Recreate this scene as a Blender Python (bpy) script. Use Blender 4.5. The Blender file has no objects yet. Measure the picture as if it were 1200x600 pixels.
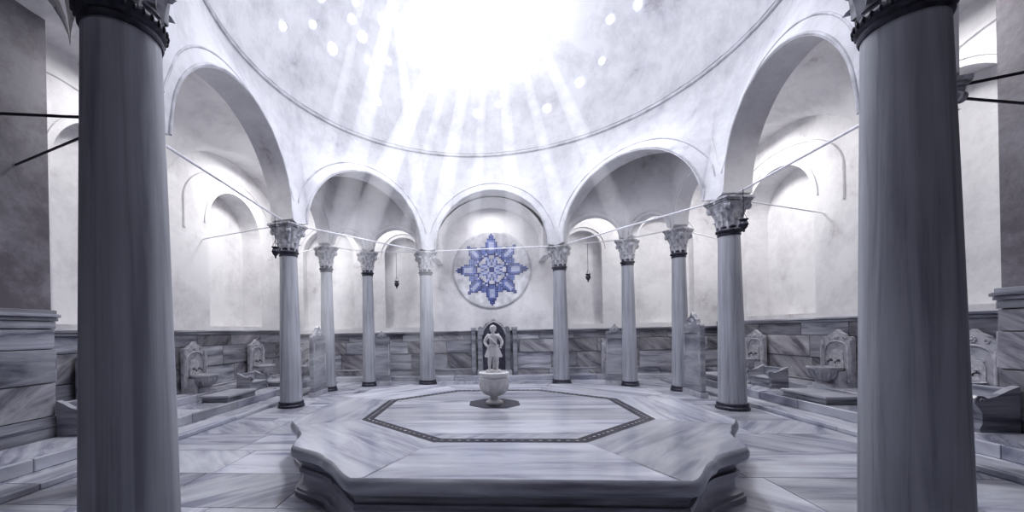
import bpy, bmesh, math, random
from mathutils import Vector, Matrix
random.seed(4)
S=bpy.context.scene
COL=S.collection
pi=math.pi
# ---------------------------------------------------------------- materials
def newmat(name):
    m=bpy.data.materials.new(name); m.use_nodes=True
    nt=m.node_tree; b=nt.nodes['Principled BSDF']
    return m,nt,b
def marble(name,c0,c1,c2,stretch=(1,1,6),rot=(0,0,0),scale=1.0,rough=0.35,isl=0.25,lo=.35,hi=.68,bump=.1):
    m,nt,b=newmat(name); N=nt.nodes; L=nt.links
    tc=N.new('ShaderNodeTexCoord'); geo=N.new('ShaderNodeNewGeometry')
    add=N.new('ShaderNodeVectorMath'); add.operation='MULTIPLY_ADD'
    add.inputs[1].default_value=(37,53,29)
    cmb=N.new('ShaderNodeCombineXYZ')
    for i in range(3): L.new(geo.outputs['Random Per Island'],cmb.inputs[i])
    L.new(cmb.outputs[0],add.inputs[0]); L.new(tc.outputs['Object'],add.inputs[2])
    mp=N.new('ShaderNodeMapping'); mp.vector_type='TEXTURE'
    mp.inputs['Rotation'].default_value=rot
    mp.inputs['Scale'].default_value=(1/stretch[0],1/stretch[1],1/stretch[2])
    L.new(add.outputs[0],mp.inputs['Vector'])
    nz=N.new('ShaderNodeTexNoise'); nz.inputs['Scale'].default_value=scale; nz.inputs['Detail'].default_value=6
    nz.inputs['Roughness'].default_value=.62; nz.inputs['Distortion'].default_value=.6
    L.new(mp.outputs[0],nz.inputs['Vector'])
    cr=N.new('ShaderNodeValToRGB'); e=cr.color_ramp.elements
    e[0].position=lo; e[0].color=(*c2,1); e[1].position=hi; e[1].color=(*c0,1)
    k=e.new((lo+hi)/2-.03); k.color=(*c1,1)
    L.new(nz.outputs['Fac'],cr.inputs[0])
    n2=N.new('ShaderNodeTexNoise'); n2.inputs['Scale'].default_value=1.3; n2.inputs['Detail'].default_value=2
    L.new(add.outputs[0],n2.inputs['Vector'])
    ma=N.new('ShaderNodeMath'); ma.operation='MULTIPLY_ADD'; ma.inputs[1].default_value=isl; ma.inputs[2].default_value=1-isl*.75
    L.new(geo.outputs['Random Per Island'],ma.inputs[0])
    mb=N.new('ShaderNodeMath'); mb.operation='MULTIPLY_ADD'; mb.inputs[1].default_value=.5; mb.inputs[2].default_value=-.25
    L.new(n2.outputs['Fac'],mb.inputs[0])
    mc=N.new('ShaderNodeMath'); mc.operation='ADD'; L.new(ma.outputs[0],mc.inputs[0]); L.new(mb.outputs[0],mc.inputs[1])
    mx=N.new('ShaderNodeVectorMath'); mx.operation='SCALE'
    L.new(cr.outputs[0],mx.inputs[0]); L.new(mc.outputs[0],mx.inputs['Scale'])
    L.new(mx.outputs[0],b.inputs['Base Color'])
    b.inputs['Roughness'].default_value=rough
    bp=N.new('ShaderNodeBump'); bp.inputs['Strength'].default_value=bump; bp.inputs['Distance'].default_value=.01
    L.new(nz.outputs['Fac'],bp.inputs['Height']); L.new(bp.outputs[0],b.inputs['Normal'])
    return m
def plaster(name,c0,c1,scale=.9,lo=.42,hi=.62,streak=1.0,c2=None):
    m,nt,b=newmat(name); N=nt.nodes; L=nt.links
    tc=N.new('ShaderNodeTexCoord'); mp=N.new('ShaderNodeMapping'); mp.inputs['Scale'].default_value=(1,1,streak)
    L.new(tc.outputs['Object'],mp.inputs[0])
    nz=N.new('ShaderNodeTexNoise'); nz.inputs['Scale'].default_value=scale; nz.inputs['Detail'].default_value=9; nz.inputs['Roughness'].default_value=.74
    nz.inputs['Distortion'].default_value=.15
    L.new(mp.outputs[0],nz.inputs['Vector'])
    cr=N.new('ShaderNodeValToRGB'); e=cr.color_ramp.elements
    e[0].position=lo; e[0].color=(*c1,1); e[1].position=hi; e[1].color=(*c0,1)
    if c2: k=e.new(lo-.08); k.color=(*c2,1)
    L.new(nz.outputs['Fac'],cr.inputs[0]); L.new(cr.outputs[0],b.inputs['Base Color'])
    b.inputs['Roughness'].default_value=.8
    n2=N.new('ShaderNodeTexNoise'); n2.inputs['Scale'].default_value=7; n2.inputs['Detail'].default_value=4
    L.new(tc.outputs['Object'],n2.inputs['Vector'])
    bp=N.new('ShaderNodeBump'); bp.inputs['Strength'].default_value=.2; bp.inputs['Distance'].default_value=.03
    L.new(n2.outputs['Fac'],bp.inputs['Height']); L.new(bp.outputs[0],b.inputs['Normal'])
    return m
def plain(name,c,rough=.5,metal=0,noise=.25,ns=14):
    m,nt,b=newmat(name); N=nt.nodes; L=nt.links
    tc=N.new('ShaderNodeTexCoord'); nz=N.new('ShaderNodeTexNoise'); nz.inputs['Scale'].default_value=ns; nz.inputs['Detail'].default_value=4
    L.new(tc.outputs['Object'],nz.inputs['Vector'])
    cr=N.new('ShaderNodeValToRGB'); e=cr.color_ramp.elements
    e[0].position=.35; e[0].color=(*[x*(1-noise) for x in c],1); e[1].position=.65; e[1].color=(*[min(1,x*(1+noise*.5)) for x in c],1)
    L.new(nz.outputs['Fac'],cr.inputs[0]); L.new(cr.outputs[0],b.inputs['Base Color'])
    b.inputs['Roughness'].default_value=rough; b.inputs['Metallic'].default_value=metal
    return m
def emis(name,c,s):
    m,nt,b=newmat(name); b.inputs['Base Color'].default_value=(*c,1)
    b.inputs['Emission Color'].default_value=(*c,1); b.inputs['Emission Strength'].default_value=s
    return m
G0=(.54,.55,.59); G1=(.34,.345,.395); G2=(.14,.145,.185)
M_shaft=marble('marble_shaft',(.46,.47,.515),(.37,.38,.42),(.26,.265,.31),stretch=(12,12,.4),scale=1.1,rough=.42,isl=0,bump=.15)
M_mh=marble('marble_panel_horizontal',G0,G1,G2,stretch=(.6,.6,5),scale=1.1,isl=.5,rough=.28)
M_mv=marble('marble_panel_diagonal',(.54,.54,.57),(.35,.345,.38),(.15,.145,.175),stretch=(1,1,5),rot=(.5,.6,0),scale=1.1,isl=.5,rough=.28)
M_fl=[marble('marble_floor_%d'%i,(.64,.655,.705),(.47,.48,.545),(.24,.25,.325),stretch=(.7,5,1),rot=(0,0,a),scale=.8,rough=.15,isl=.45,bump=.03) for i,a in enumerate([0,pi/4,pi/2,3*pi/4])]
M_white=marble('marble_white_carved',(.62,.62,.66),(.48,.48,.53),(.28,.28,.34),stretch=(1,1,1.5),scale=3,rough=.5)
M_cap=plain('capital_stone',(.50,.50,.54),.65,0,.4,12)
M_statue=plain('statue_marble',(.86,.85,.86),.45,0,.12,10)
M_dark=plain('bronze_collar_dark',(.06,.06,.085),.45,.3,.5,20)
M_black=plain('black_marble_inlay',(.015,.015,.03),.25,0,.5,20)
M_iron=plain('iron_rod',(.85,.85,.9),.5,0,.1)
M_irond=plain('iron_dark',(.05,.05,.07),.5,.5,.2)
M_pl=plaster('plaster_wall',(.76,.755,.77),(.63,.62,.64),scale=.8,lo=.38,hi=.54,c2=(.42,.38,.385))
M_dome=plaster('plaster_dome',(.73,.73,.76),(.57,.57,.605),scale=1.0,lo=.39,hi=.58,c2=(.40,.39,.43))
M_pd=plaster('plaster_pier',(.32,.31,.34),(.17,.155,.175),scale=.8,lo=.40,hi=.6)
M_mold=plain('plaster_molding',(.58,.58,.62),.7,0,.25,4)
M_niche=plain('niche_shade_and_joint_dark',(.05,.05,.08),.7,0,.4,6)  # dark tone for painted recess shade, and for joints under the floor
M_glass=emis('skylight_glass',(.95,.97,1.0),7)
M_b1=plain('tile_navy',(.03,.05,.24),.3,0,.4,8)
M_b2=plain('tile_blue',(.13,.18,.46),.3,0,.3,8)
M_b3=plain('tile_pale',(.46,.50,.68),.35,0,.2,8)
# ---------------------------------------------------------------- helpers
def link(o,parent=None):
    COL.objects.link(o)
    if parent: o.parent=parent
    return o
def empty(name,loc=(0,0,0),rz=0):
    e=bpy.data.objects.new(name,None); e.empty_display_size=.2; e.location=loc; e.rotation_euler=(0,0,rz); return link(e)
def mobj(name,V,F,mat,parent=None,smooth=False,mats=None,mi=None,bevel=0,loc=None,merge=False):
    me=bpy.data.meshes.new(name); me.from_pydata([tuple(v) for v in V],[],F)
    if mats:
        for m in mats: me.materials.append(m)
        for p,i in zip(me.polygons,mi): p.material_index=i
    else: me.materials.append(mat)
    bm=bmesh.new(); bm.from_mesh(me)
    if merge: bmesh.ops.remove_doubles(bm,verts=bm.verts[:],dist=.002)
    bmesh.ops.recalc_face_normals(bm,faces=bm.faces[:]); bm.to_mesh(me); bm.free()
    if smooth:
        for p in me.polygons: p.use_smooth=True
    o=bpy.data.objects.new(name,me); link(o,parent)
    if loc: o.location=loc
    if bevel:
        b=o.modifiers.new('bevel','BEVEL'); b.width=bevel; b.segments=2; b.limit_method='ANGLE'
    return o
class MB:
    def __init__(s): s.V=[];s.F=[];s.M=[]
    def add(s,V,F,mi=0,T=None):
        n=len(s.V)
        for v in V:
            v=Vector(v)
            if T is not None: v=T@v
            s.V.append(v)
        for f in F: s.F.append(tuple(i+n for i in f)); s.M.append(mi)
    def box(s,x0,x1,y0,y1,z0,z1,mi=0,T=None):
        V=[(x0,y0,z0),(x1,y0,z0),(x1,y1,z0),(x0,y1,z0),(x0,y0,z1),(x1,y0,z1),(x1,y1,z1),(x0,y1,z1)]
        F=[(3,2,1,0),(4,5,6,7),(0,1,5,4),(1,2,6,5),(2,3,7,6),(3,0,4,7)]
        s.add(V,F,mi,T)
    def lathe(s,prof,seg=32,mi=0,T=None,caps=True):
        n=seg;V=[];F=[]
        for r,z in prof:
            for i in range(n):
                a=2*pi*i/seg; V.append((r*math.cos(a),r*math.sin(a),z))
        for k in range(len(prof)-1):
            for i in range(seg):
                j=(i+1)%n
                F.append((k*n+i,k*n+j,(k+1)*n+j,(k+1)*n+i))
        if caps: F.append(tuple(range(n))[::-1]); F.append(tuple((len(prof)-1)*n+i for i in range(n)))
        s.add(V,F,mi,T)
    def prism(s,outline,y0,y1,mi=0,T=None):
        n=len(outline); V=[(x,y0,z) for x,z in outline]+[(x,y1,z) for x,z in outline]
        F=[tuple(range(n)),tuple(range(2*n-1,n-1,-1))]+[(i,(i+1)%n,n+(i+1)%n,n+i) for i in range(n)]
        s.add(V,F,mi,T)
    def prismz(s,outline,z0,z1,mi=0,T=None):
        n=len(outline); V=[(x,y,z0) for x,y in outline]+[(x,y,z1) for x,y in outline]
        F=[tuple(range(n))[::-1],tuple(range(n,2*n))]+[(i,(i+1)%n,n+(i+1)%n,n+i) for i in range(n)]
        s.add(V,F,mi,T)
    def tube(s,pts,r,seg=8,mi=0,T=None,closed=False):
        pts=[Vector(p) for p in pts]; n=len(pts); V=[];F=[]
        rr=r if isinstance(r,(list,tuple)) else [r]*n
        up=None
        for i,p in enumerate(pts):
            a=pts[(i-1)%n] if (closed or i>0) else p
            b=pts[(i+1)%n] if (closed or i<n-1) else p
            t=(b-a).normalized()
            if up is None:
                up=Vector((0,0,1)) if abs(t.z)<.9 else Vector((1,0,0))
            x=t.cross(up).normalized(); up=x.cross(t).normalized()
            for k in range(seg):
                q=2*pi*k/seg; V.append(p+x*math.cos(q)*rr[i]+up*math.sin(q)*rr[i])
        for i in range(n if closed else n-1):
            j=(i+1)%n
            for k in range(seg):
                l=(k+1)%seg; F.append((i*seg+k,i*seg+l,j*seg+l,j*seg+k))
        if not closed: F.append(tuple(range(seg))); F.append(tuple((n-1)*seg+k for k in range(seg)))
        s.add(V,F,mi,T)
    def sphere(s,c,r,mi=0,seg=14,T=None,sc=(1,1,1)):
        V=[];F=[]
        for i in range(seg//2+1):
            th=pi*i/(seg//2)
            for k in range(seg):
                a=2*pi*k/seg
                V.append((c[0]+r*sc[0]*math.sin(th)*math.cos(a),c[1]+r*sc[1]*math.sin(th)*math.sin(a),c[2]+r*sc[2]*math.cos(th)))
        for i in range(seg//2):
            for k in range(seg):
                l=(k+1)%seg; F.append((i*seg+k,i*seg+l,(i+1)*seg+l,(i+1)*seg+k))
        s.add(V,F,mi,T)
    def obj(s,name,mat,parent=None,smooth=False,bevel=0,mats=None,loc=None,merge=False,sharp=40):
        o=mobj(name,s.V,s.F,mat,parent,smooth,mats,s.M if mats else None,bevel,loc,merge)
        if smooth: o.data.set_sharp_from_angle(angle=math.radians(sharp))
        return o
# ---------------------------------------------------------------- layout
ZT=4.0; ZR=6.83; RD=4.65
main=[(-2.02,4.79),(1.985,4.61),(4.49,.86),(4.46,-2.40),(2.28,-4.45),(-2.25,-4.84),(-4.2,-2.88),(-4.54,1.31)]
sub=[(-4.64,3.57),(-3.76,4.52),(3.74,4.07),(4.63,3.09)]
# ---------------------------------------------------------------- columns
def build_capital_meshes():
    b=MB()
    H=.50; n=48
    V=[];F=[];K=10
    def sq(a,h,p):
        c,s_=math.cos(a),math.sin(a)
        return h/((abs(c)**p+abs(s_)**p)**(1/p))
    for k in range(K+1):
        t=k/K; r0=.175+.02*t+.09*t**3; p=2+3*t**3
        for i in range(n):
            a=2*pi*i/n; r=sq(a,r0,p); V.append((r*math.cos(a),r*math.sin(a),H*t))
    for k in range(K):
        for i in range(n):
            j=(i+1)%n; F.append((k*n+i,k*n+j,(k+1)*n+j,(k+1)*n+i))
    b.add(V,F)
    def leaf(a,z0,h,w,r0,lean):
        T=Matrix.Rotation(a,4,'Z'); V=[];F=[];m=11
        for k in range(m):
            t=k/(m-1)
            if t<.8: x=r0+lean*.4*t**2+.012; z=z0+h*t
            else:
                q=(t-.8)/.2; x=r0+lean*.4*.64+.012+lean*(1-math.cos(q*pi*.6))*.4; z=z0+h*(.8+.12*math.sin(q*pi*.8))
            ww=w*(math.sin(pi*min(.9,.18+t*.72))**.6)*(1+.10*math.sin(k*2.6))
            for j in range(5):
                u=(j-2)/2; V.append((x-.025*u*u+ (.014 if j==2 else 0),ww*u,z))
        for k in range(m-1):
            for j in range(4): F.append((k*5+j,k*5+j+1,(k+1)*5+j+1,(k+1)*5+j))
        b.add(V,F,0,T)
    for i in range(8): leaf(2*pi*i/8,.0,.21,.064,.178,.09)
    for i in range(8): leaf(2*pi*(i+.5)/8,.08,.30,.064,.188,.11)
    for i in range(4):
        a=pi/4+i*pi/2; T=Matrix.Rotation(a,4,'Z')
        for sd in (-1,1):
            pts=[]
            for k in range(26):
                q=k/25*3.6*pi; rr=.065*(1-k/30)
                pts.append((.31+rr*math.cos(q+pi*.5)*.9,sd*(.026+.01*k/25),.43+rr*math.sin(q+pi*.5)))
            b.tube(pts,.015,6,0,T)
        b.sphere((.31,0,.43),.05,0,10,T)
        b.tube([(.20,0,.2),(.23,0,.33),(.28,0,.44),(.31,0,.49)],[.02,.03,.035,.03],6,0,T)
        T2=Matrix.Rotation(i*pi/2,4,'Z'); b.sphere((.27,0,.53),.04,0,10,T2)
    def aba(h,z0,z1):
        o=[]
        for i in range(4):
            a=pi/4+i*pi/2
            for k in range(-4,4):
                aa=a+k/4*(pi/4)*.999
                d=1-abs(k)/4
                r=h*(1.02+.36*d**1.6)
                o.append((r*math.cos(aa),r*math.sin(aa)))
        b.prismz(o,z0,z1)
    aba(.255,.48,.52); aba(.275,.525,.555); aba(.30,.56,.60)
    o=b.obj('capital',M_cap,None,True); me=o.data; bpy.data.objects.remove(o)
    b=MB()
    prof=[(.17,-.11),(.187,-.11),(.193,-.095),(.193,-.08),(.184,-.07),(.184,-.06),(.200,-.05),(.209,-.03),(.209,-.01),(.197,.01),(.188,.02),(.188,.03),(.197,.04),(.195,.055),(.17,.065)]
    b.lathe(prof,40,0)
    for i in range(30):
        a=2*pi*i/30; b.sphere((.208*math.cos(a),.208*math.sin(a),-.02),.014,0,8,None,(.7,1,1.6))
    o=b.obj('neck_collar',M_dark,None,True); me2=o.data; bpy.data.objects.remove(o)
    b=MB()
    b.lathe([(.24,0),(.275,0),(.28,.02),(.28,.045),(.26,.06),(.252,.075),(.262,.09),(.262,.11),(.25,.125),(.20,.13)],40,0)
    o=b.obj('base_ring',M_dark,None,True); me3=o.data; bpy.data.objects.remove(o)
    b=MB(); P=[]
    for k in range(13):
        t=k/12; z=.1+t*(3.36-.1); r=.234-.056*t**1.1; P.append((r,z))
    b.lathe([(.25,.1)]+P[0:]+[(.178,3.5)],48,0)
    o=b.obj('shaft',M_shaft,None,True); me4=o.data; bpy.data.objects.remove(o)
    return me,me2,me3,me4
CM=build_capital_meshes()
def column(x,y,s=1.0,rz=0):
    e=empty('marble_column',(x,y,0),rz)
    for nm,me,z in (('capital',CM[0],3.41),('neck_collar',CM[1],3.42),('base_ring',CM[2],0.0),('shaft',CM[3],0)):
        o=bpy.data.objects.new(nm,me); link(o,e); o.location=(0,0,z); o.scale=(s,s,1)
for (x,y) in main: column(x,y,1.0,math.atan2(y,x))
for (x,y) in sub: column(x,y,.86,math.atan2(y,x))
# ---------------------------------------------------------------- arcade + pendentives
def lerp(a,b,t): return a+(b-a)*t
def arcade():
    inner=MB(); outer=MB(); mold=MB(); n=len(main); RISE=1.65
    for i in range(n):
        A=Vector(main[i]); B=Vector(main[(i+1)%n])
        Ai=A*(1-.27/A.length); Bi=B*(1-.27/B.length); Ao=A*(1+.30/A.length); Bo=B*(1+.30/B.length)
        aA=math.atan2(A.y,A.x); aB=math.atan2(B.y,B.x)
        while aB>aA: aB-=2*pi
        while aB<aA-2*pi: aB+=2*pi
        L=(Bi-Ai).length; hf=L/2-.26; z0=ZT+.02
        NT=40
        curve=[(0.0,z0)]
        for k in range(NT+1):
            t=pi-pi*k/NT; curve.append(((L/2+hf*math.cos(t))/L, z0+.04+RISE*math.sin(t)))
        curve.append((1.0,z0))
        def surf(f,z,v):
            p=Ai.lerp(Bi,f); a=lerp(aA,aB,f); q=Vector((RD*math.cos(a),RD*math.sin(a)))
            xy=p.lerp(q,math.sin(v*pi/2)); return Vector((xy.x,xy.y,z))
        V=[];F=[];m=16;c=len(curve)
        for j in range(m+1):
            v=j/m
            for f,z in curve: V.append(surf(f,lerp(z,ZR,v),v))
        for j in range(m):
            for k in range(c-1): F.append((j*c+k,j*c+k+1,(j+1)*c+k+1,(j+1)*c+k))
        inner.add(V,F)
        V=[];F=[]
        for f,z in curve:
            p=Ai.lerp(Bi,f); q=Ao.lerp(Bo,f); V+= [(p.x,p.y,z),(q.x,q.y,z)]
        for k in range(c-1): F.append((2*k,2*k+1,2*k+3,2*k+2))
        outer.add(V,F)
        V=[];F=[]
        for f,z in curve:
            q=Ao.lerp(Bo,f); V+= [(q.x,q.y,z),(q.x,q.y,6.15)]
        for k in range(c-1): F.append((2*k,2*k+1,2*k+3,2*k+2))
        outer.add(V,F)
        V=[];F=[]
        for f,z in curve:
            q=Ao.lerp(Bo,f); a=lerp(aA,aB,f); V+= [(q.x,q.y,6.15),(4.72*math.cos(a),4.72*math.sin(a),ZR)]
        for k in range(c-1): F.append((2*k,2*k+1,2*k+3,2*k+2))
        outer.add(V,F)
        def zarch(f):
            s_=(f-.5)*L
            return z0+.04+RISE*math.sqrt(max(0,1-(s_/hf)**2)) if abs(s_)<hf else z0
        for off,r in ((.03,.026),(.24,.018)):
            pts=[]
            for k in range(NT*2+1):
                t=pi-pi*k/(NT*2); s_=(hf+off)*math.cos(t); z=z0+.04+(RISE+off)*math.sin(t); f=.5+s_/L
                if f<0.0 or f>1.0: continue
                za=zarch(f); v=max(0,(z-za)/(ZR-za))
                if abs(s_)>hf-.02: v=min(v,(z-z0)/(ZR-z0))
                if off>.1 and z<z0+.45: continue
                pts.append(surf(f,z,v))
            mold.tube(pts,r,8)
    inner.obj('arcade_pendentives',M_dome,None,True,merge=True,sharp=89)
    outer.obj('arcade_arches',M_pl,None,True)
    mold.obj('arch_molding',M_mold,None,True)
arcade()
def minor():
    b=MB()
    chains=[[main[7],sub[0],sub[1],main[0]],[main[1],sub[2],sub[3],main[2]]]
    for ch in chains:
        for ii,(A,B) in enumerate(zip(ch[:-1],ch[1:])):
            A=Vector(A);B=Vector(B); L=(B-A).length; d=(B-A)/L; nrm=Vector((-d.y,d.x)); hf=L/2-.2; rise=min(hf*.95,1.0)
            def top(s_):
                m_=9
                if ii==0: m_=s_
                if ii==2: m_=L-s_
                return min(6.35,4.75+m_*2.6)
            cv=[(0,ZT)]+[(L/2-hf*math.cos(pi*k/24),ZT+.1+rise*math.sin(pi*k/24)) for k in range(25)]+[(L,ZT)]
            for sg in (-.16,.16):
                V=[];F=[]
                for s_,z in cv:
                    p=A+d*s_+nrm*sg; V+=[(p.x,p.y,z),(p.x,p.y,top(s_))]
                for k in range(len(cv)-1): F.append((2*k,2*k+1,2*k+3,2*k+2))
                b.add(V,F)
            V=[];F=[]
            for s_,z in cv:
                p=A+d*s_-nrm*.16; q=A+d*s_+nrm*.16; V+=[(p.x,p.y,z),(q.x,q.y,z)]
            for k in range(len(cv)-1): F.append((2*k,2*k+1,2*k+3,2*k+2))
            b.add(V,F)
            for sg in (-.17,.17):
                b.tube([(*(A+d*(L/2-(hf+.09)*math.cos(pi*k/24))+nrm*sg),ZT+.1+(rise+.09)*math.sin(pi*k/24)) for k in range(25)],.018,6)
    b.obj('corner_arcade_arches',M_pl,None,True)
minor()
# ---------------------------------------------------------------- dome
b=MB(); P=[]
for k in range(31):
    a=k/30*pi/2; P.append((max(.001,RD*math.cos(a)),ZR+RD*math.sin(a)))
b.lathe(P,96,0,None,False)
b.obj('dome',M_dome,None,True)
b=MB()
for rr,zz,r in ((RD-.01,ZR,.032),(RD-.0,ZR+.08,.016)):
    b.tube([(rr*math.cos(2*pi*k/120),rr*math.sin(2*pi*k/120),zz) for k in range(120)],r,8,0,None,True)
b.obj('dome_cornice',M_mold,None,True)
b=MB(); fr=MB(); random.seed(27)
el=[16,23,30,37,44,51,59,68,78]
for j,e in enumerate(el):
    cnt=int(34*math.cos(math.radians(e)))+2
    for i in range(cnt):
        a=2*pi*(i+.5*(j%2))/cnt+random.uniform(-.09,.09); ee=math.radians(e+random.uniform(-3,3))
        if random.random()<(.5 if j==0 else .15 if j<3 else .08): continue
        nrm=Vector((math.cos(ee)*math.cos(a),math.cos(ee)*math.sin(a),math.sin(ee)))
        T=Matrix.Translation(Vector((0,0,ZR))+nrm*(RD-.03))@nrm.to_track_quat('Z','Y').to_matrix().to_4x4()
        r=random.uniform(.065,.12)
        b.lathe([(r,.04),(r,0),(r*.8,-.02),(r*.4,-.035),(.002,-.04)],18,0,T)
        fr.tube([(( r+.01)*math.cos(2*pi*k/18),(r+.01)*math.sin(2*pi*k/18),0) for k in range(18)],.012,6,0,T,True)
b.obj('window_1',M_glass,None,True); fr.obj('window_1_frames',M_mold,None,True)
# ---------------------------------------------------------------- walls
def wall(name,P0,P1,H,mat,niches=(),inn=(0,1)):
    P0=Vector(P0);P1=Vector(P1);L=(P1-P0).length;d=(P1-P0)/L;w=Vector(inn)
    b=MB()
    def p(u,z,q=0):
        x=P0+d*u+w*q; return (x.x,x.y,z)
    u=0
    for (uc,hf,z0,zs,rise,dep) in sorted(niches):
        b.add([p(u,0),p(uc-hf,0),p(uc-hf,H),p(u,H)],[(0,1,2,3)])
        b.add([p(uc-hf,0),p(uc+hf,0),p(uc+hf,z0),p(uc-hf,z0)],[(0,1,2,3)])
        cv=[(uc-hf,z0)]+[(uc-hf*math.cos(pi*k/28),zs+rise*math.sin(pi*k/28)) for k in range(29)]+[(uc+hf,z0)]
        V=[];F=[]
        for a,z in cv[1:-1]: V+=[p(a,z),p(a,H)]
        for k in range(28): F.append((2*k,2*k+1,2*k+3,2*k+2))
        b.add(V,F)
        V=[];F=[]
        for a,z in cv: V+=[p(a,z),p(a,z,dep)]
        for k in range(len(cv)-1): F.append((2*k,2*k+1,2*k+3,2*k+2))
        F.append((0,1,2*len(cv)-1,2*len(cv)-2))
        b.add(V,F)
        b.add([p(a,z,dep) for a,z in cv],[tuple(range(len(cv)))])
        b.tube([p(uc-(hf+.12)*math.cos(pi*k/28),zs+(rise+.12)*math.sin(pi*k/28),-.005) for k in range(29)],.02,6)
        u=uc+hf
    b.add([p(u,0),p(L,0),p(L,H),p(u,H)],[(0,1,2,3)])
    return b.obj(name,mat)
WX=7.3; WY=6.0; YB=-8.6
wall('wall_left',(-WX,YB),(-WX,WY),7.7,M_pl,[(3.65-YB,1.15,1.85,4.5,1.12,.6),(.0-YB,1.1,1.85,4.5,1.12,.5)],(-1,0))
wall('wall_right',(WX,YB),(WX,WY),7.7,M_pl,[(3.6-YB,1.15,1.85,4.5,1.12,.6),(-.0-YB,1.1,1.85,4.5,1.12,.5)],(1,0))
wall('wall_back',(-WX,WY),(WX,WY),7.7,M_pl,[(WX-3.0,.62,1.75,4.2,.62,.25),(WX+3.0,.62,1.75,4.2,.62,.25),(WX-5.6,.9,1.75,4.3,.9,.3),(WX+5.6,.9,1.75,4.3,.9,.3)],(0,1))
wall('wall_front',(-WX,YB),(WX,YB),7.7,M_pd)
b=MB(); V=[];F=[]
for k in range(33):
    t=pi*k/32; x=-.02-1.72*math.cos(t); z=ZT+.06+1.62*math.sin(t); V+=[(x,4.9,z),(x,WY,z)]
for k in range(32): F.append((2*k,2*k+1,2*k+3,2*k+2))
b.add(V,F)
for sx in (-1.74,1.70): b.box(sx-.12,sx+.12,4.95,WY,3.85,6.0)
b.obj('ceiling_far_vault',M_pl,None,True)
def groin(b,x0,x1,y0,y1,zs,rx,ry,n=32):
    V=[];F=[];xc=(x0+x1)/2;yc=(y0+y1)/2;hx=(x1-x0)/2;hy=(y1-y0)/2
    for i in range(n+1):
        for j in range(n+1):
            u=-math.cos(pi*i/n); v=-math.cos(pi*j/n)
            z=zs+max(rx*math.sqrt(max(0,1-u*u)),ry*math.sqrt(max(0,1-v*v)))
            V.append((xc+hx*u,yc+hy*v,z))
    for i in range(n):
        for j in range(n):
            a=i*(n+1)+j; F.append((a,a+1,a+n+2,a+n+1))
    b.add(V,F)
b=MB()
for s_ in (-1,1):
    xs=sorted((s_*4.82,s_*WX))
    groin(b,xs[0],xs[1],1.1,WY,4.9,1.75,1.6)
    groin(b,xs[0],xs[1],-2.9,1.1,4.9,1.75,1.6)
    groin(b,xs[0],xs[1],YB,-2.9,4.9,1.2,1.2)
    for yc,hy in ((3.55,2.35),(-.9,1.95)):
        for off,zb in ((.12,4.9),(.5,4.2)):
            b.tube([(s_*(WX-.01),yc+hy-off,zb)]+[(s_*(WX-.01),yc+(hy-off)*math.cos(pi*k/32),4.9+(1.6-off)*math.sin(pi*k/32)) for k in range(33)]+[(s_*(WX-.01),yc-hy+off,zb)],.025,6)
b.obj('ceiling_groin_vault',M_pl,None,True)
b=MB()
def edge(v):
    k=min(WX/max(abs(v.x),1e-6),(WY if v.y>0 else -YB)/max(abs(v.y),1e-6)); return v*k
full=[]
for k in range(360):
    a=-pi+2*pi*k/360; d=Vector((math.cos(a),math.sin(a)))
    full.append((d*4.66,edge(d)))
V=[];F=[]
for p,q in full: V+=[(p.x,p.y,6.84),(q.x,q.y,6.84)]
for k in range(360): l=(k+1)%360; F.append((2*k,2*k+1,2*l+1,2*l))
b.add(V,F); b.obj('ceiling',M_pl)
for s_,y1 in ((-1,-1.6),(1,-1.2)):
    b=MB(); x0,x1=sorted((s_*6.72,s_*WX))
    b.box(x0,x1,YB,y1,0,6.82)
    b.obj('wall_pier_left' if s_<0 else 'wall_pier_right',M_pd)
# ---------------------------------------------------------------- wainscot
def wains(name,P0,P1,nin,rows,cap,seed,dep=.05,pw=(.8,1.4),z0=0):
    random.seed(seed)
    P0=Vector((*P0,0));P1=Vector((*P1,0));L=(P1-P0).length;d=(P1-P0)/L;w=Vector((*nin,0))
    T=Matrix(((d.x,w.x,0,P0.x),(d.y,w.y,0,P0.y),(0,0,1,0),(0,0,0,1)))
    b=MB(); z=z0
    for ri,h in enumerate(rows):
        u=0; dd=dep+.02*(ri%2==0)
        while u<L-.01:
            ww=min(random.uniform(*pw),L-u)
            if L-u-ww<.3: ww=L-u
            b.box(u+.006,u+ww-.006,.0,dd,z+.006,z+h-.006,random.choice([0,0,1]),T); u+=ww
        z+=h
    b.box(0,L,0,dep+.05,z,z+.05,0,T); b.box(0,L,0,dep+.09,z+.055,z+.10,0,T)
    if cap: b.box(0,L,0,dep+.03,z+.1,z+.16,0,T)
    b.box(0,L,0,dep+.04,z0+.3,z0+.34,0,T)
    return b.obj(name,None,None,False,.006,[M_mh,M_mv])
wains('trim_1',(-WX,-1.6),(-WX,WY),(1,0),[.32,.52,.5,.3],False,1)
wains('trim_2',(WX,-1.2),(WX,WY),(-1,0),[.32,.52,.5,.3],False,2)
wains('trim_3',(-WX,WY),(WX,WY),(0,-1),[.34,.52,.42,.22],False,3)
wains('trim_4',(-6.72,YB),(-6.72,-1.6),(1,0),[.45,.5,.5,.3,.12],True,4)
wains('trim_5',(6.72,YB),(6.72,-1.2),(-1,0),[.45,.5,.5,.3,.12],True,5)
wains('trim_6',(-WX,-1.6),(-6.72,-1.6),(0,1),[.45,.5,.5,.3,.12],True,6)
wains('trim_7',(6.72,-1.2),(WX,-1.2),(0,1),[.45,.5,.5,.3,.12],True,7)
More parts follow.
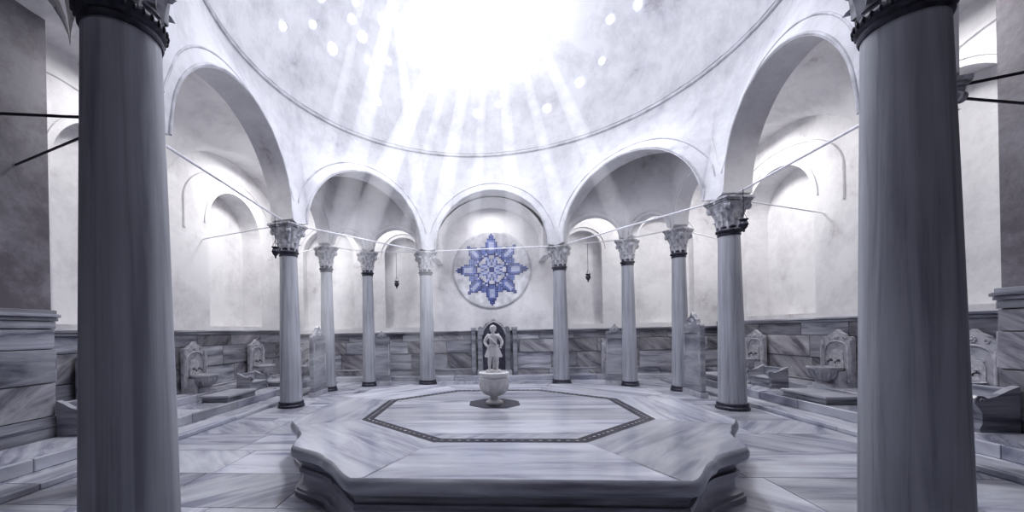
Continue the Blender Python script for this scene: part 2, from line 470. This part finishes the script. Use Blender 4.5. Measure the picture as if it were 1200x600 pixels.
# ---------------------------------------------------------------- floor
b=MB(); random.seed(9)
y=YB
while y<WY:
    h=random.choice([.7,.85,1.0]); x=-WX-random.random()
    while x<WX:
        w=random.uniform(1.1,2.3); x0=max(x,-WX);x1=min(x+w,WX); y1=min(y+h,WY)
        if x1>x0+.02: b.box(x0+.005,x1-.005,y+.005,y1-.005,-.06,0,random.choice([0,0,1,2,3]))
        x+=w
    y+=h
b.box(-WX,WX,YB,WY,-.1,-.012,4)
b.obj('floor',None,None,False,0,M_fl+[M_niche])
b=MB(); random.seed(12)
def strip(b,x0,x1,y0,y1,z0,z1,along,mi):
    if along=='y':
        y=y0
        while y<y1-.01:
            w=min(random.uniform(1.0,1.9),y1-y); b.box(x0,x1,y+.004,y+w-.004,z0,z1,mi); y+=w
    else:
        x=x0
        while x<x1-.01:
            w=min(random.uniform(1.0,1.9),x1-x); b.box(x+.004,x+w-.004,y0,y1,z0,z1,mi); x+=w
for s_,yp in ((-1,-1.5),(1,-1.1)):
    def X(a,c): return sorted((s_*a,s_*c))
    a,c=X(4.95,5.35); strip(b,a,c,-4.6,WY-1.0,0,.07,'y',2)
    a,c=X(5.36,5.40); strip(b,a,c,-4.6,WY-1.0,0,.05,'y',4)
    a,c=X(5.72,WX-.12); strip(b,a,c,yp,WY-.12,0,.15,'y',1 if s_>0 else 3)
    a,c=X(5.72,6.6); strip(b,a,c,YB,yp,0,.15,'y',1 if s_>0 else 3)
    a,c=X(5.66,5.72); strip(b,a,c,YB,WY-.12,.0,.165,'y',2)
    a,c=X(6.62,WX-.12); strip(b,a,c,.0,WY-.12,.15,.30,'y',2)
strip(b,-5.6,5.6,WY-.55,WY-.12,0,.14,'x',0)
b.obj('marble_ledge',None,None,False,.012,M_fl+[M_black])
# ---------------------------------------------------------------- central platform
PC=Vector((0,-1.55)); PZ=.5
def ogee(p0,p1,amp=1.0):
    p0=Vector(p0);p1=Vector(p1);d=p1-p0;L=d.length;d/=L;n=Vector((d.y,-d.x))
    if n.dot((p0+p1)/2)<0: n=-n
    out=[]
    for k in range(61):
        t=k/60
        q=.13*math.sin(pi*t)+amp*(.06*math.cos(4*pi*t)*(math.sin(pi*t)**.6)-.03*abs(math.sin(4*pi*t))**.9)
        out.append(p0+d*(L*t)+n*q)
    return out
def outline(off=0):
    near=[(1.25,-2.5),(2.68,-.62)]; far=[(2.68,1.2),(1.85,2.5)]
    o=[]
    o+=ogee(near[0],near[1],1.15); o+=ogee(far[0],far[1])
    o+=[Vector((-p.x,p.y)) for p in reversed(ogee(far[0],far[1]))]
    o+=[Vector((-p.x,p.y)) for p in reversed(ogee(near[0],near[1],1.15))]
    r=[]
    for p in o:
        if not r or (p-r[-1]).length>.012: r.append(p)
    n=len(r);res=[]
    for i in range(n):
        a=r[i-1];c_=r[(i+1)%n];t=(c_-a).normalized();nn=Vector((t.y,-t.x))
        res.append(r[i]-nn*off+PC)
    return res
plat=empty('marble_platform')
b=MB()
prof=[(.06,0),(.0,.0),(.0,.055),(.015,.06),(.02,.085),(.05,.09),(.08,.12),(.085,.16),(.085,.225),(.045,.23),(.045,.275),(.07,.28),(.07,.31),(.05,.335),(.03,.35),(.03,.372),(.0,.378),(-.02,.39),(-.03,.42),(-.03,.46),(-.015,.49),(.0,.5)]
rings=[outline(o) for o,z in prof]; n=len(rings[0])
V=[];F=[]
for (o,z),rg in zip(prof,rings): V+=[(p.x,p.y,z) for p in rg]
for k in range(len(prof)-1):
    for i in range(n):
        j=(i+1)%n; F.append((k*n+i,k*n+j,(k+1)*n+j,(k+1)*n+i))
b.add(V,F); b.obj('platform_side',M_mh,plat,True)
top=outline(0)
def octv(ap,cy=.1):
    return [Vector((ap/math.cos(pi/8)*math.cos(pi/8+k*pi/4),cy+ap/math.cos(pi/8)*math.sin(pi/8+k*pi/4)*.93))+PC for k in range(8)]
o1=octv(1.80);o2=octv(1.74);o3=octv(1.70);o4=octv(1.65)
b=MB()
cc=PC+Vector((0,.1))
def ang(p): return math.atan2(p.y-cc.y,p.x-cc.x)
def rayhit(a):
    d=Vector((math.cos(a),math.sin(a)));best=None;nt_=len(top)
    for i in range(nt_):
        p=top[i];q=top[(i+1)%nt_];e=q-p; den=d.x*e.y-d.y*e.x
        if abs(den)<1e-9: continue
        w=p-cc; t=(w.x*e.y-w.y*e.x)/den; u=(w.x*d.y-w.y*d.x)/den
        if t>0 and -1e-6<=u<=1+1e-6 and (best is None or t>best): best=t
    return cc+d*best
for k in range(8):
    A=o1[k];B=o1[(k+1)%8]; a0=ang(A);a1=ang(B)
    if a1<a0: a1+=2*pi
    inn=[]
    for p in top:
        q=ang(p)
        if q<a0-1e-6: q+=2*pi
        if a0<q<a1: inn.append((q,p))
    inn.sort(key=lambda q:q[0])
    poly=[A]+[rayhit(a0+.002)]+[p for _,p in inn]+[rayhit(a1-.002)]+[B]
    m={0:3,1:0,2:1,3:2,4:3,5:0,6:1,7:2}[k]
    b.add([(p.x,p.y,PZ) for p in poly],[tuple(range(len(poly)))],m)
def ringq(ra,rb,mi,z=PZ):
    for k in range(8):
        j=(k+1)%8; b.add([(ra[k].x,ra[k].y,z),(ra[j].x,ra[j].y,z),(rb[j].x,rb[j].y,z),(rb[k].x,rb[k].y,z)],[(0,1,2,3)],mi)
ringq(o1,o2,4); ringq(o2,o3,4); ringq(o3,o4,4)
for k in range(8):
    A=(o1[k]+o4[k])/2;B=(o1[(k+1)%8]+o4[(k+1)%8])/2
    N_=16
    for q in range(N_):
        p=A.lerp(B,(q+.5)/N_); d=(B-A).normalized()*.028; nn=Vector((-d.y,d.x))*.6
        b.add([(*(p+d),PZ+.002),(*(p+nn),PZ+.002),(*(p-d),PZ+.002),(*(p-nn),PZ+.002)],[(0,1,2,3)],6)
def clipo(poly,x0,x1):
    def clip(P,f):
        out=[]
        for i in range(len(P)):
            a=P[i-1];c=P[i];fa=f(a);fc=f(c)
            if (fa>=0)!=(fc>=0): out.append(a.lerp(c,fa/(fa-fc)))
            if fc>=0: out.append(c)
        return out
    return clip(clip(poly,lambda p:p.y-x0),lambda p:x1-p.y)
yy=PC.y-2
for w in (.75,.62,.7,.66,.7,.7):
    P=clipo(o4,yy+.003,yy+w-.003)
    if len(P)>2: b.add([(p.x,p.y,PZ) for p in P],[tuple(range(len(P)))],random.choice([0,1]))
    yy+=w
b.add([(p.x,p.y,PZ-.004) for p in o1],[tuple(range(8))],1)
b.obj('platform_top',None,plat,False,0,M_fl+[M_black,M_white,M_mh])
# ---------------------------------------------------------------- urn fountain + statue
UX,UY=-.1,-1.1
u=empty('urn_fountain',(UX,UY,PZ))
b=MB()
ov=[Vector((.40*math.cos(pi/8+k*pi/4),.40*math.sin(pi/8+k*pi/4))) for k in range(8)]
b.prismz([(p.x,p.y) for p in ov],0.001,.006); b.obj('dark_octagon_inlay',M_black,u)
b=MB()
b.lathe([(.13,.006),(.13,.03),(.115,.04),(.10,.05),(.075,.07),(.06,.10),(.065,.12),(.09,.125),(.11,.135),(.15,.165),(.185,.21),(.205,.27),(.212,.34),(.205,.39),(.20,.41),(.215,.42),(.228,.435),(.23,.455),(.222,.47),(.195,.475),(.185,.44),(.10,.42),(.01,.42)],40)
for i in range(16):
    a=2*pi*i/16
    b.tube([(r_*math.cos(a),r_*math.sin(a),z) for r_,z in ((.10,.13),(.152,.165),(.187,.21),(.207,.27),(.213,.33))],[.006,.014,.02,.022,.01],6)
b.tube([(.214*math.cos(2*pi*k/40),.214*math.sin(2*pi*k/40),.375) for k in range(40)],.01,6,0,None,True)
b.lathe([(.13,.41),(.13,.47),(.12,.49),(.01,.49)],24)
b.obj('urn',M_statue,u,True)
st=empty('statue_of_boy',(UX,UY,PZ+.49))
def skin(name,joints,edges,mat,parent,root=0,sub_=2,sc=1.0):
    me=bpy.data.meshes.new(name); me.from_pydata([tuple(c*sc for c in j[0]) for j in joints],edges,[]); me.materials.append(mat)
    o=bpy.data.objects.new(name,me); link(o,parent)
    sk=o.modifiers.new('skin','SKIN'); sk.use_smooth_shade=True
    if not me.skin_vertices: return o
    for i,(c,r) in enumerate(joints):
        d=me.skin_vertices[0].data[i]; rr=r if isinstance(r,tuple) else (r,r); d.radius=(rr[0]*sc,rr[1]*sc); d.use_root=(i==root)
    ss=o.modifiers.new('sub','SUBSURF'); ss.levels=sub_; ss.render_levels=sub_
    return o
J=[((0,0,.335),(.066,.05)),((0,0,.40),(.062,.047)),((0,-.004,.475),(.078,.054)),((0,0,.525),(.056,.042)),((0,0,.555),(.028,.028)),((0,-.004,.585),(.028,.028)),
   ((-.042,-.002,.29),(.044,.044)),((-.056,-.028,.175),(.034,.034)),((-.060,-.004,.115),(.032,.032)),((-.060,.006,.035),(.020,.020)),((-.068,-.045,.014),(.019,.013)),
   ((.042,.002,.29),(.044,.044)),((.048,-.004,.175),(.034,.034)),((.050,.012,.115),(.032,.032)),((.050,.012,.035),(.020,.020)),((.064,-.04,.014),(.019,.013)),
   ((-.088,0,.515),(.036,.033)),((-.130,.004,.43),(.027,.027)),((-.092,-.045,.37),(.020,.020)),
   ((.088,0,.515),(.036,.033)),((.134,-.002,.435),(.027,.027)),((.122,-.062,.385),(.020,.020))]
E=[(0,1),(1,2),(2,3),(3,4),(4,5),(0,6),(6,7),(7,8),(8,9),(9,10),(0,11),(11,12),(12,13),(13,14),(14,15),(3,16),(16,17),(17,18),(3,19),(19,20),(20,21)]
skin('body',J,E,M_statue,st)
b=MB()
b.sphere((0,-.006,.622),.047,0,20,None,(.88,.98,1.12))
b.sphere((0,-.052,.615),.009,0,10,None,(.8,1.1,1.5))
b.sphere((0,-.046,.594),.010,0,10,None,(1.4,.6,.5))
b.sphere((0,-.043,.583),.011,0,10)
for sx in (-1,1):
    b.sphere((sx*.016,-.046,.626),.007,0,8,None,(1.2,.6,.7)); b.sphere((sx*.017,-.047,.637),.010,0,8,None,(1.3,.5,.35))
    b.sphere((sx*.042,-.002,.618),.012,0,8,None,(.5,.8,1.2)); b.sphere((sx*.022,-.036,.605),.013,0,8)
random.seed(3)
for k in range(70):
    a=random.uniform(0,2*pi);e=random.uniform(.1,1.5)
    v=Vector((math.cos(e)*math.cos(a)*.045,math.cos(e)*math.sin(a)*.05-.0,.632+math.sin(e)*.047))
    if v.y<-.03 and v.z<.655: continue
    b.sphere(v,.0125,0,8)
b.obj('head',M_statue,st,True)
b=MB(); V=[];F=[];n=48;K=8
for k in range(K+1):
    t=k/K; z=.385-t*.17; R=.068+.050*t
    for i in range(n):
        a=2*pi*i/n; r=R*(1+.10*t*math.sin(a*11)); V.append((r*math.cos(a)*1.08,r*math.sin(a)*.85,z+.01*math.sin(a*3)*t))
for k in range(K):
    for i in range(n): j=(i+1)%n; F.append((k*n+i,k*n+j,(k+1)*n+j,(k+1)*n+i))
F.append(tuple(K*n+i for i in range(n)))
b.add(V,F)
b.tube([(.072*math.cos(2*pi*k/24)*1.08,.072*math.sin(2*pi*k/24)*.86,.385) for k in range(24)],.01,6,0,None,True)
b.tube([(-.07,-.02,.525),(-.04,-.058,.49),(.01,-.065,.44),(.055,-.052,.395)],[.012,.015,.014,.012],8)
for sx in (-1,1):
    for k in range(5): b.sphere((sx*(.076+.007*k),-.004,.552-.012*k),.017,0,8,None,(1,1.1,.7))
b.tube([(.03,.05,.0),(.02,.05,.12),(.025,.045,.24)],[.045,.035,.03],10)
b.obj('tunic',M_statue,st,True)
b=MB(); b.lathe([(.115,0),(.115,.012),(.105,.018),(.01,.018)],24); b.obj('plinth',M_statue,st,True)
b=MB()
def hand(b,c,dirv,side):
    c=Vector(c);d=Vector(dirv).normalized();s_=Vector((1,0,0)) if abs(d.x)<.8 else Vector((0,0,1))
    s_=(s_-d*s_.dot(d)).normalized();n_=d.cross(s_)
    b.sphere(c+d*.012,.016,0,10,None,(1,1,1))
    for f,(o,l) in enumerate(((-.011,.022),(-.004,.027),(.004,.025),(.011,.019))):
        p=c+d*.022+s_*o; b.tube([p,p+d*l*.5-n_*.003,p+d*l*.8-n_*.012],[.0048,.0045,.0035],6)
    p=c+d*.01+s_*side*.014; b.tube([p,p+s_*side*.008+d*.008,p+s_*side*.006+d*.018-n_*.006],[.005,.0048,.0038],6)
hand(b,(-.092,-.045,.37),(.6,-.5,-.4),1)
hand(b,(.122,-.062,.385),(-.1,-1,.1),-1)
b.obj('hands',M_statue,st,True)
b=MB(); b.tube([(.104,-.09,.34),(.112,-.088,.40),(.119,-.086,.455)],[.014,.013,.014],12); b.obj('scroll',M_statue,st,True)
# ---------------------------------------------------------------- rosette tiles on far wall
ro=empty('blue_tile_rosette',(.02,WY-.002,3.62))
b=MB(); b.lathe([(1.30,0),(1.30,.03),(1.27,.05),(1.22,.05),(1.2,.035),(.001,.035)],72,0,Matrix.Rotation(pi/2,4,'X')); b.obj('plaster_disc',M_mold,ro,True)
b=MB(); T=.056
def pet(r,a,n,r0,r1,w,ph=0,pk=.8):
    s_=2*pi/n; d=((a-ph+s_/2)%s_)-s_/2; x=r*math.cos(d); y=abs(r*math.sin(d))
    if x<=r0 or x>=r1: return -1
    t=(x-r0)/(r1-r0); ww=w*math.sin(pi*t**pk)**.9
    return 1-y/ww if ww>1e-4 and y<ww else -1
for i in range(-22,23):
    for j in range(-22,23):
        x=i*T;y=j*T;r=math.hypot(x,y);a=math.atan2(y,x)
        mi=None
        p=pet(r,a,8,.08,.48,.10,pi/8)
        q=pet(r,a,4,.46,1.20,.20,0,.75)
        q2=pet(r,a,4,.46,1.12,.20,pi/4,.75)
        s2=pet(r,a,8,.50,.86,.10,pi/8,.9)
        qq=max(q,q2)
        if s2>=0: mi=1
        if qq>=0:
            mi=1
            if qq<.25: mi=0
            if qq>.62 and .62<r<.95: mi=2
            if r>.98: mi=0
        if p>=0: mi=1 if p<.45 else 2
        if .46<r<.52 and p<0: mi=0
        if r<.09: mi=0
        if mi is None: continue
        h=T*.455
        b.add([(x-h,-.04,y-h),(x+h,-.04,y-h),(x+h,-.04,y+h),(x-h,-.04,y+h),(x-h,-.03,y-h),(x+h,-.03,y-h),(x+h,-.03,y+h),(x-h,-.03,y+h)],[(0,1,2,3),(0,4,5,1),(1,5,6,2),(2,6,7,3),(3,7,4,0)],mi)
b.obj('tiles',None,ro,False,0,[M_b1,M_b2,M_b3])
# ---------------------------------------------------------------- carved slabs, fountains
def crest(w,h,h2,n=14):
    right=[(w,h),(w*.93,h+.05),(w*.8,h+.07),(w*.72,h+.03),(w*.62,h+.06),(w*.5,h+(h2-h)*.5),(w*.34,h+(h2-h)*.62),(w*.22,h+(h2-h)*.7),(w*.12,h+(h2-h)*.86),(0,h2)]
    return [(-w,0),(w,0)]+right+[(-x,z) for x,z in reversed(right[:-1])]
def arcshape(w,z0,zs,rise,n=12,pt=.0):
    return [(-w,z0),(w,z0)]+[(w*math.cos(pi*k/n),zs+rise*math.sin(pi*k/n)+(pt*(1-abs(math.cos(pi*k/n))))) for k in range(n+1)]
def fountain(x,y,z,rz,s=1.0):
    e=empty('marble_basin_fountain',(x,y,z),rz); e.scale=(s,s,s)
    b=MB(); b.prism(crest(.36,1.02,1.24),-.08,0)
    for sx in (-1,1):
        b.prism([(sx*.36,0),(sx*.29,0),(sx*.29,1.0),(sx*.36,1.0)],-.12,-.08)
        b.tube([(sx*.325,-.125,.1+.1*k) for k in range(9)],[.02,.03,.02,.03,.02,.03,.02,.03,.02],8)
    b.tube([(.27*math.cos(pi*k/14),-.09,.78+.2*math.sin(pi*k/14)) for k in range(15)],.02,6)
    for k in range(8):
        a=2*pi*k/8; b.sphere((.045*math.cos(a),-.085,1.07+.045*math.sin(a)),.02,0,8)
    b.sphere((0,-.09,1.07),.03,0,8)
    for sx in (-1,1):
        b.tube([(sx*(.1+.05*math.cos(q)*(1-q/14)),-.085,.72+.06*math.sin(q)*(1-q/14)) for q in [k*.45 for k in range(20)]],.011,5)
        b.tube([(sx*(.19+.04*math.cos(q)*(1-q/14)),-.085,1.04+.04*math.sin(q)*(1-q/14)) for q in [k*.45 for k in range(20)]],.01,5)
    b.obj('carved_back_slab',M_white,e,False,.006)
    b=MB(); b.prism(arcshape(.17,.42,.62,.14,12,.05),-.092,-.081); b.obj('niche_relief',M_cap,e)
    b=MB()
    T_=Matrix.Translation((0,-.34,.0))
    b.lathe([(.20,0),(.20,.05),(.15,.08),(.13,.12),(.16,.15),(.23,.2),(.27,.28),(.29,.36),(.31,.38),(.31,.42),(.27,.425),(.25,.36),(.12,.28),(.01,.27)],32,0,T_)
    b.box(-.3,.3,-.3,-.06,.0,.34)
    for k in range(14):
        a=2*pi*k/14; b.tube([(r_*math.cos(a),-.34+r_*math.sin(a),z_) for r_,z_ in ((.16,.15),(.235,.2),(.275,.28),(.295,.35))],[.01,.022,.025,.01],6,0)
    b.obj('basin',M_white,e,True)
    b=MB()
    for sx in (-.09,.09):
        b.tube([(sx,-.07,.55),(sx,-.16,.55),(sx,-.19,.53),(sx,-.19,.50)],.012,8); b.tube([(sx-.03,-.13,.58),(sx+.03,-.13,.58)],.008,6); b.tube([(sx,-.13,.55),(sx,-.13,.58)],.008,6)
    b.obj('taps',M_irond,e,True)
for s_ in (-1,1):
    rz=-s_*pi/2
    for yy in (1.7,4.15,-.55): fountain(s_*(WX-.13),yy,.30,rz,.95)
for x in (-6.2,-3.95,3.85,6.2): fountain(x,WY-.13,.14,0,1.0)
e=empty('niche_fountain',(.04,WY-.13,.0))
b=MB(); b.prism(crest(.52,1.66,1.98),-.16,0)
for sx in (-.46,.46): b.box(sx-.07,sx+.07,-.24,-.16,0,1.6)
b.box(-.56,.56,-.26,-.0,.0,.3)
b.obj('surround',M_mh,e,False,.01)
b=MB(); b.prism(arcshape(.36,.3,1.45,.32,16,.1),-.185,-.165); b.obj('recess_shade_plate',M_niche,e)  # flat dark plate; the recess shade is put into its colour
b=MB(); b.tube([(.37*math.cos(pi*k/20),-.19,1.45+.33*math.sin(pi*k/20)+.1*(1-abs(math.cos(pi*k/20)))) for k in range(21)],.03,8); b.obj('arch_trim',M_white,e,True)
def partition(x,y,rz,w,h,h2):
    e=empty('crested_partition',(x,y,0),rz)
    b=MB(); b.prism(crest(w,h,h2),-.05,.05); b.obj('slab',M_mh,e,False,.01)
    b=MB()
    for sy in (-.056,.056):
        b.tube([(-w*.85,sy,.3),(w*.85,sy,.3),(w*.85,sy,h-.15),(-w*.85,sy,h-.15)],.014,6,0,None,True)
        b.tube([(w*.3*math.cos(q)*(1-q/14),sy,h+.1+.08*math.sin(q)*(1-q/14)) for q in [k*.4 for k in range(24)]],.012,5)
    b.box(-w-.03,w+.03,-.08,.08,0,.12)
    b.obj('relief',M_white,e)
def between(A,B,t,w,h,h2):
    A=Vector(A);B=Vector(B);p=A.lerp(B,t);partition(p.x,p.y,math.atan2((B-A).y,(B-A).x),w,h,h2)
between(main[7],sub[0],.68,.42,1.5,1.8); between(sub[3],main[2],.32,.42,1.6,1.92)
between(sub[1],main[0],.22,.24,1.4,1.65); between(main[1],sub[2],.80,.24,1.45,1.72)
for x in (-.62,.72): 
    b=MB(); b.box(-.07,.07,-.28,0,0,1.62); b.box(-.09,.09,-.30,0,1.62,1.70); b.obj('marble_pilaster',M_mh,None,False,.01,None,(x,WY-.05,0))
# ---------------------------------------------------------------- scrolled marble seats
def seat(x,y,z,rz,s=1.0):
    e=empty('marble_seat',(x,y,z),rz); e.scale=(s,s,s)
    b=MB(); b.box(-.45,.45,-.5,.0,0,.26); b.box(-.47,.47,-.53,.0,.27,.32); b.box(-.45,.45,-.06,0,.32,.62)
    b.obj('seat_block',M_mh,e,False,.01)
    b=MB()
    arm=[(0,0),(-.52,0),(-.54,.05),(-.50,.12),(-.50,.28),(-.55,.36),(-.60,.42),(-.60,.49),(-.55,.53),(-.48,.52),(-.42,.49),(-.3,.52),(-.15,.60),(0,.66)]
    for sx in (-.5,.5):
        n=len(arm)
        V=[(sx-.05,y_,z_) for y_,z_ in arm]+[(sx+.05,y_,z_) for y_,z_ in arm]
        b.add(V,[tuple(range(n)),tuple(range(2*n-1,n-1,-1))]+[(i,(i+1)%n,n+(i+1)%n,n+i) for i in range(n)])
        b.tube([(sx-.06,-.545,.46),(sx+.06,-.545,.46)],.055,16)
        for q in (-.066,.066):
            b.tube([(sx+q,-.52+.035*math.cos(k*.5)*(1-k/30),.46+.035*math.sin(k*.5)*(1-k/30)) for k in range(22)],.007,5)
    b.obj('scroll_arms',M_mh,e,False,.008)
seat(6.62,2.75,.15,-pi/2,.72); seat(-6.62,2.9,.15,pi/2,.72)
seat(6.62,-.95,.15,-pi/2,.9); seat(-6.62,-1.2,.15,pi/2,.8)
for (x,y) in ((6.1,.9),(-6.15,3.9),(-6.1,1.5),(6.1,4.0)):
    b=MB(); b.box(-.3,.3,-.5,.5,0,.10); b.box(-.33,.33,-.53,.53,.10,.15); b.obj('marble_step_block',M_mh,None,False,.012,None,(x,y,.15))
# ---------------------------------------------------------------- tie rods
b=MB(); d=MB()
ZRd=4.05
for i in range(8):
    A=main[i];B=main[(i+1)%8]; b.tube([(*A,ZRd),(*B,ZRd)],.019,6)
for A,B in ((main[7],(-WX+.01,2.3)),(main[2],(WX-.01,2.2)),(main[0],(-1.9,WY-.01)),(main[1],(1.9,WY-.01)),(sub[0],(-WX+.01,5.2)),(sub[3],(WX-.01,5.2)),(sub[0],sub[1]),(sub[1],main[0]),(main[1],sub[2]),(sub[2],sub[3])):
    b.tube([(*A,ZRd),(*B,ZRd)],.014,6)
for A,B in ((main[6],(-6.72,-2.0)),(main[3],(6.72,-1.9)),(main[6],(-6.72,-3.4)),(main[3],(6.72,-3.3))):
    d.tube([(*A,ZRd),(*B,ZRd)],.015,6)
b.obj('tie_rods',M_iron,None,True); d.obj('tie_rods_dark',M_irond,None,True)
def lamp(x,y,zt,zb):
    e=empty('hanging_lamp',(x,y,0))
    b=MB(); b.tube([(0,0,zt),(0,0,zb+.25)],.006,6)
    for k in range(3):
        a=2*pi*k/3; b.tube([(0,0,zb+.25),(.07*math.cos(a),.07*math.sin(a),zb+.1)],.004,5)
    b.lathe([(.01,zb-.12),(.02,zb-.1),(.015,zb-.08),(.05,zb-.04),(.075,zb+.02),(.06,zb+.06),(.045,zb+.08),(.08,zb+.11),(.07,zb+.11),(.01,zb+.05)],18)
    b.obj('lamp_body',M_irond,e,True)
lamp(-2.9,4.66,4.06,3.05); lamp(2.75,4.4,4.06,3.05); lamp(-4.52,.75,4.06,3.3); lamp(4.47,.4,4.06,3.4)
# ---------------------------------------------------------------- steam shafts, cloud, haze: glow put into the volume material, not lit
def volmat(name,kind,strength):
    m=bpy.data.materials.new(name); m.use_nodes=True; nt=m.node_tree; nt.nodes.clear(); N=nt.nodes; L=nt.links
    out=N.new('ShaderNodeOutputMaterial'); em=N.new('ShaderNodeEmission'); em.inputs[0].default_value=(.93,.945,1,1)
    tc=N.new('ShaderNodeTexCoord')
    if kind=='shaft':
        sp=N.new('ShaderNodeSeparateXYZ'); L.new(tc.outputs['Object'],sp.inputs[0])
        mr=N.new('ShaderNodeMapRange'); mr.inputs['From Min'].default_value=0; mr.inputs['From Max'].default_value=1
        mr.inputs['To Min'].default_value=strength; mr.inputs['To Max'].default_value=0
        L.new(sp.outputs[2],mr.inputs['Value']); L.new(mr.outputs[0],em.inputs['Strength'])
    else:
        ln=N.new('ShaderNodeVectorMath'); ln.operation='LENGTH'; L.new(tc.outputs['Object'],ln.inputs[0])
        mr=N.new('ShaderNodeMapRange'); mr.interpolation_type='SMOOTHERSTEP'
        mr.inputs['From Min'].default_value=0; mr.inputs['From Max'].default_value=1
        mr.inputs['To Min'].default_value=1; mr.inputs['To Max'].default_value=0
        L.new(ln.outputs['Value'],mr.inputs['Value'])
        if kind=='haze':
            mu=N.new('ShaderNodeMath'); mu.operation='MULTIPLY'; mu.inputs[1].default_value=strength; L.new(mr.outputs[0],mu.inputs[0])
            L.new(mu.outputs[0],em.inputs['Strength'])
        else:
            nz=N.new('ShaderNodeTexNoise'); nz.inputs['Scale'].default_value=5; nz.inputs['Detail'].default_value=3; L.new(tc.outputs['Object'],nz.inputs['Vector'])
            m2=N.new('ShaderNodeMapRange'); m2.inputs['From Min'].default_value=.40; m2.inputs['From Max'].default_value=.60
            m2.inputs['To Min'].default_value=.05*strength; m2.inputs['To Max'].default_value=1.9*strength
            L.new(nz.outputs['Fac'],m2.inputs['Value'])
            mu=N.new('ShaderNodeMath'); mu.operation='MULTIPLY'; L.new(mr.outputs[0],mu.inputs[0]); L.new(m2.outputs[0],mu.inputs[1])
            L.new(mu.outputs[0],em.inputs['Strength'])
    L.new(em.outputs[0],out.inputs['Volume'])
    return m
M_ray=volmat('emissive_steam_shaft','shaft',.62)
M_cloud=volmat('emissive_steam_cloud','cloud',.33)
M_haze=volmat('emissive_steam_haze','haze',.036)
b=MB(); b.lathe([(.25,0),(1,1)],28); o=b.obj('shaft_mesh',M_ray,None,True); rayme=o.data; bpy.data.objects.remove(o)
rays=empty('glowing_light_shafts')
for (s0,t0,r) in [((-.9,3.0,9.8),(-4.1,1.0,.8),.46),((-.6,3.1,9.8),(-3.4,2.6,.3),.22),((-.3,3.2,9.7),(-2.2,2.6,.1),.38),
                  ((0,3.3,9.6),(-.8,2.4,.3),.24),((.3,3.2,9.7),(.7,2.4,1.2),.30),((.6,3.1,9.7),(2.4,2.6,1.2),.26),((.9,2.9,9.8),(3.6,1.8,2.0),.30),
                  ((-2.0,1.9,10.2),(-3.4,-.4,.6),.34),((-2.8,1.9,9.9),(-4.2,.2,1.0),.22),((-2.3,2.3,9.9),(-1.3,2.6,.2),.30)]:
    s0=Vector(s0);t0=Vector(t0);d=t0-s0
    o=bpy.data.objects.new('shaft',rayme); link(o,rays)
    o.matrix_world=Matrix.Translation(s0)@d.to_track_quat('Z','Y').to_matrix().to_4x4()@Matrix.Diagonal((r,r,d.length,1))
b=MB(); b.sphere((0,0,0),1,0,24); o=b.obj('glowing_steam_cloud',M_cloud,None,True)  # bright dome centre made by the volume's own emission
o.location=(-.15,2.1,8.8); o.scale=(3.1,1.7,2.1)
b=MB(); b.sphere((0,0,0),1,0,24); o=b.obj('glowing_steam_haze',M_haze,None,True)  # pale veil emitted by the volume itself, no scattering
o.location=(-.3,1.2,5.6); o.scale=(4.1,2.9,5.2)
# ---------------------------------------------------------------- lights
CB=(.90,.92,1.0)
def light(name,kind,loc,en,col=CB,size=.3,target=None,angle=None,blend=.4):
    l=bpy.data.lights.new(name,kind); l.energy=en; l.color=col
    if kind=='AREA': l.shape='DISK'; l.size=size
    else: l.shadow_soft_size=size
    if kind=='SPOT': l.spot_size=math.radians(angle); l.spot_blend=blend
    o=bpy.data.objects.new(name,l); link(o); o.location=loc
    if target is not None: o.rotation_euler=(Vector(target)-Vector(loc)).to_track_quat('-Z','Y').to_euler()
    return o
CW=(1.0,.985,.985)
light('dome_daylight','POINT',(0,-1.4,8.4),135,(.95,.955,1),size=.6)
light('oculus_daylight','SPOT',(0,.3,11.2),1500,size=.5,target=(0,.3,0),angle=95,blend=.6)
for s_ in (-1,1):
    light('added_bay_fill','AREA',(s_*6.0,3.5,6.3),104,CW,size=1.0,target=(s_*6.0,3.5,0))  # added fill disc under the vault, no opening there
    light('added_bay_fill','AREA',(s_*6.0,-.4,6.3),52,CW,size=.8,target=(s_*6.0,-.4,0))  # second added fill, nearer bay
    light('added_corner_fill','AREA',(s_*3.7,5.25,6.3),32,CW,size=.6,target=(s_*3.7,5.25,0))  # added fill to brighten the corner bays
    light('added_entry_fill','AREA',(s_*2.6,-7.4,6.5),13,size=.8,target=(s_*2.6,-6.2,0))  # added fill behind the camera for the foreground columns
light('far_vault_light','AREA',(0,5.2,5.5),18,CW,size=.4,target=(0,5.6,0))
w=bpy.data.worlds.new('world'); S.world=w; w.use_nodes=True
w.node_tree.nodes['Background'].inputs[0].default_value=(.5,.55,.7,1); w.node_tree.nodes['Background'].inputs[1].default_value=.3
# ---------------------------------------------------------------- camera
cd=bpy.data.cameras.new('camera'); cam=bpy.data.objects.new('camera',cd); link(cam)
cd.sensor_width=36; cd.lens=13.5; cd.shift_x=.0533; cd.shift_y=.0732; cd.clip_start=.05
M=Matrix.Rotation(math.radians(4.3),4,'Z')@Matrix.Rotation(pi/2,4,'X')@Matrix.Rotation(math.radians(-1.15),4,'Z')
M.translation=(-.2,-6.9,1.6); cam.matrix_world=M
S.camera=cam
S.view_settings.view_transform='Standard'
try: S.view_settings.look='Medium High Contrast'
except Exception as ex: print('look',ex)
S.view_settings.exposure=0
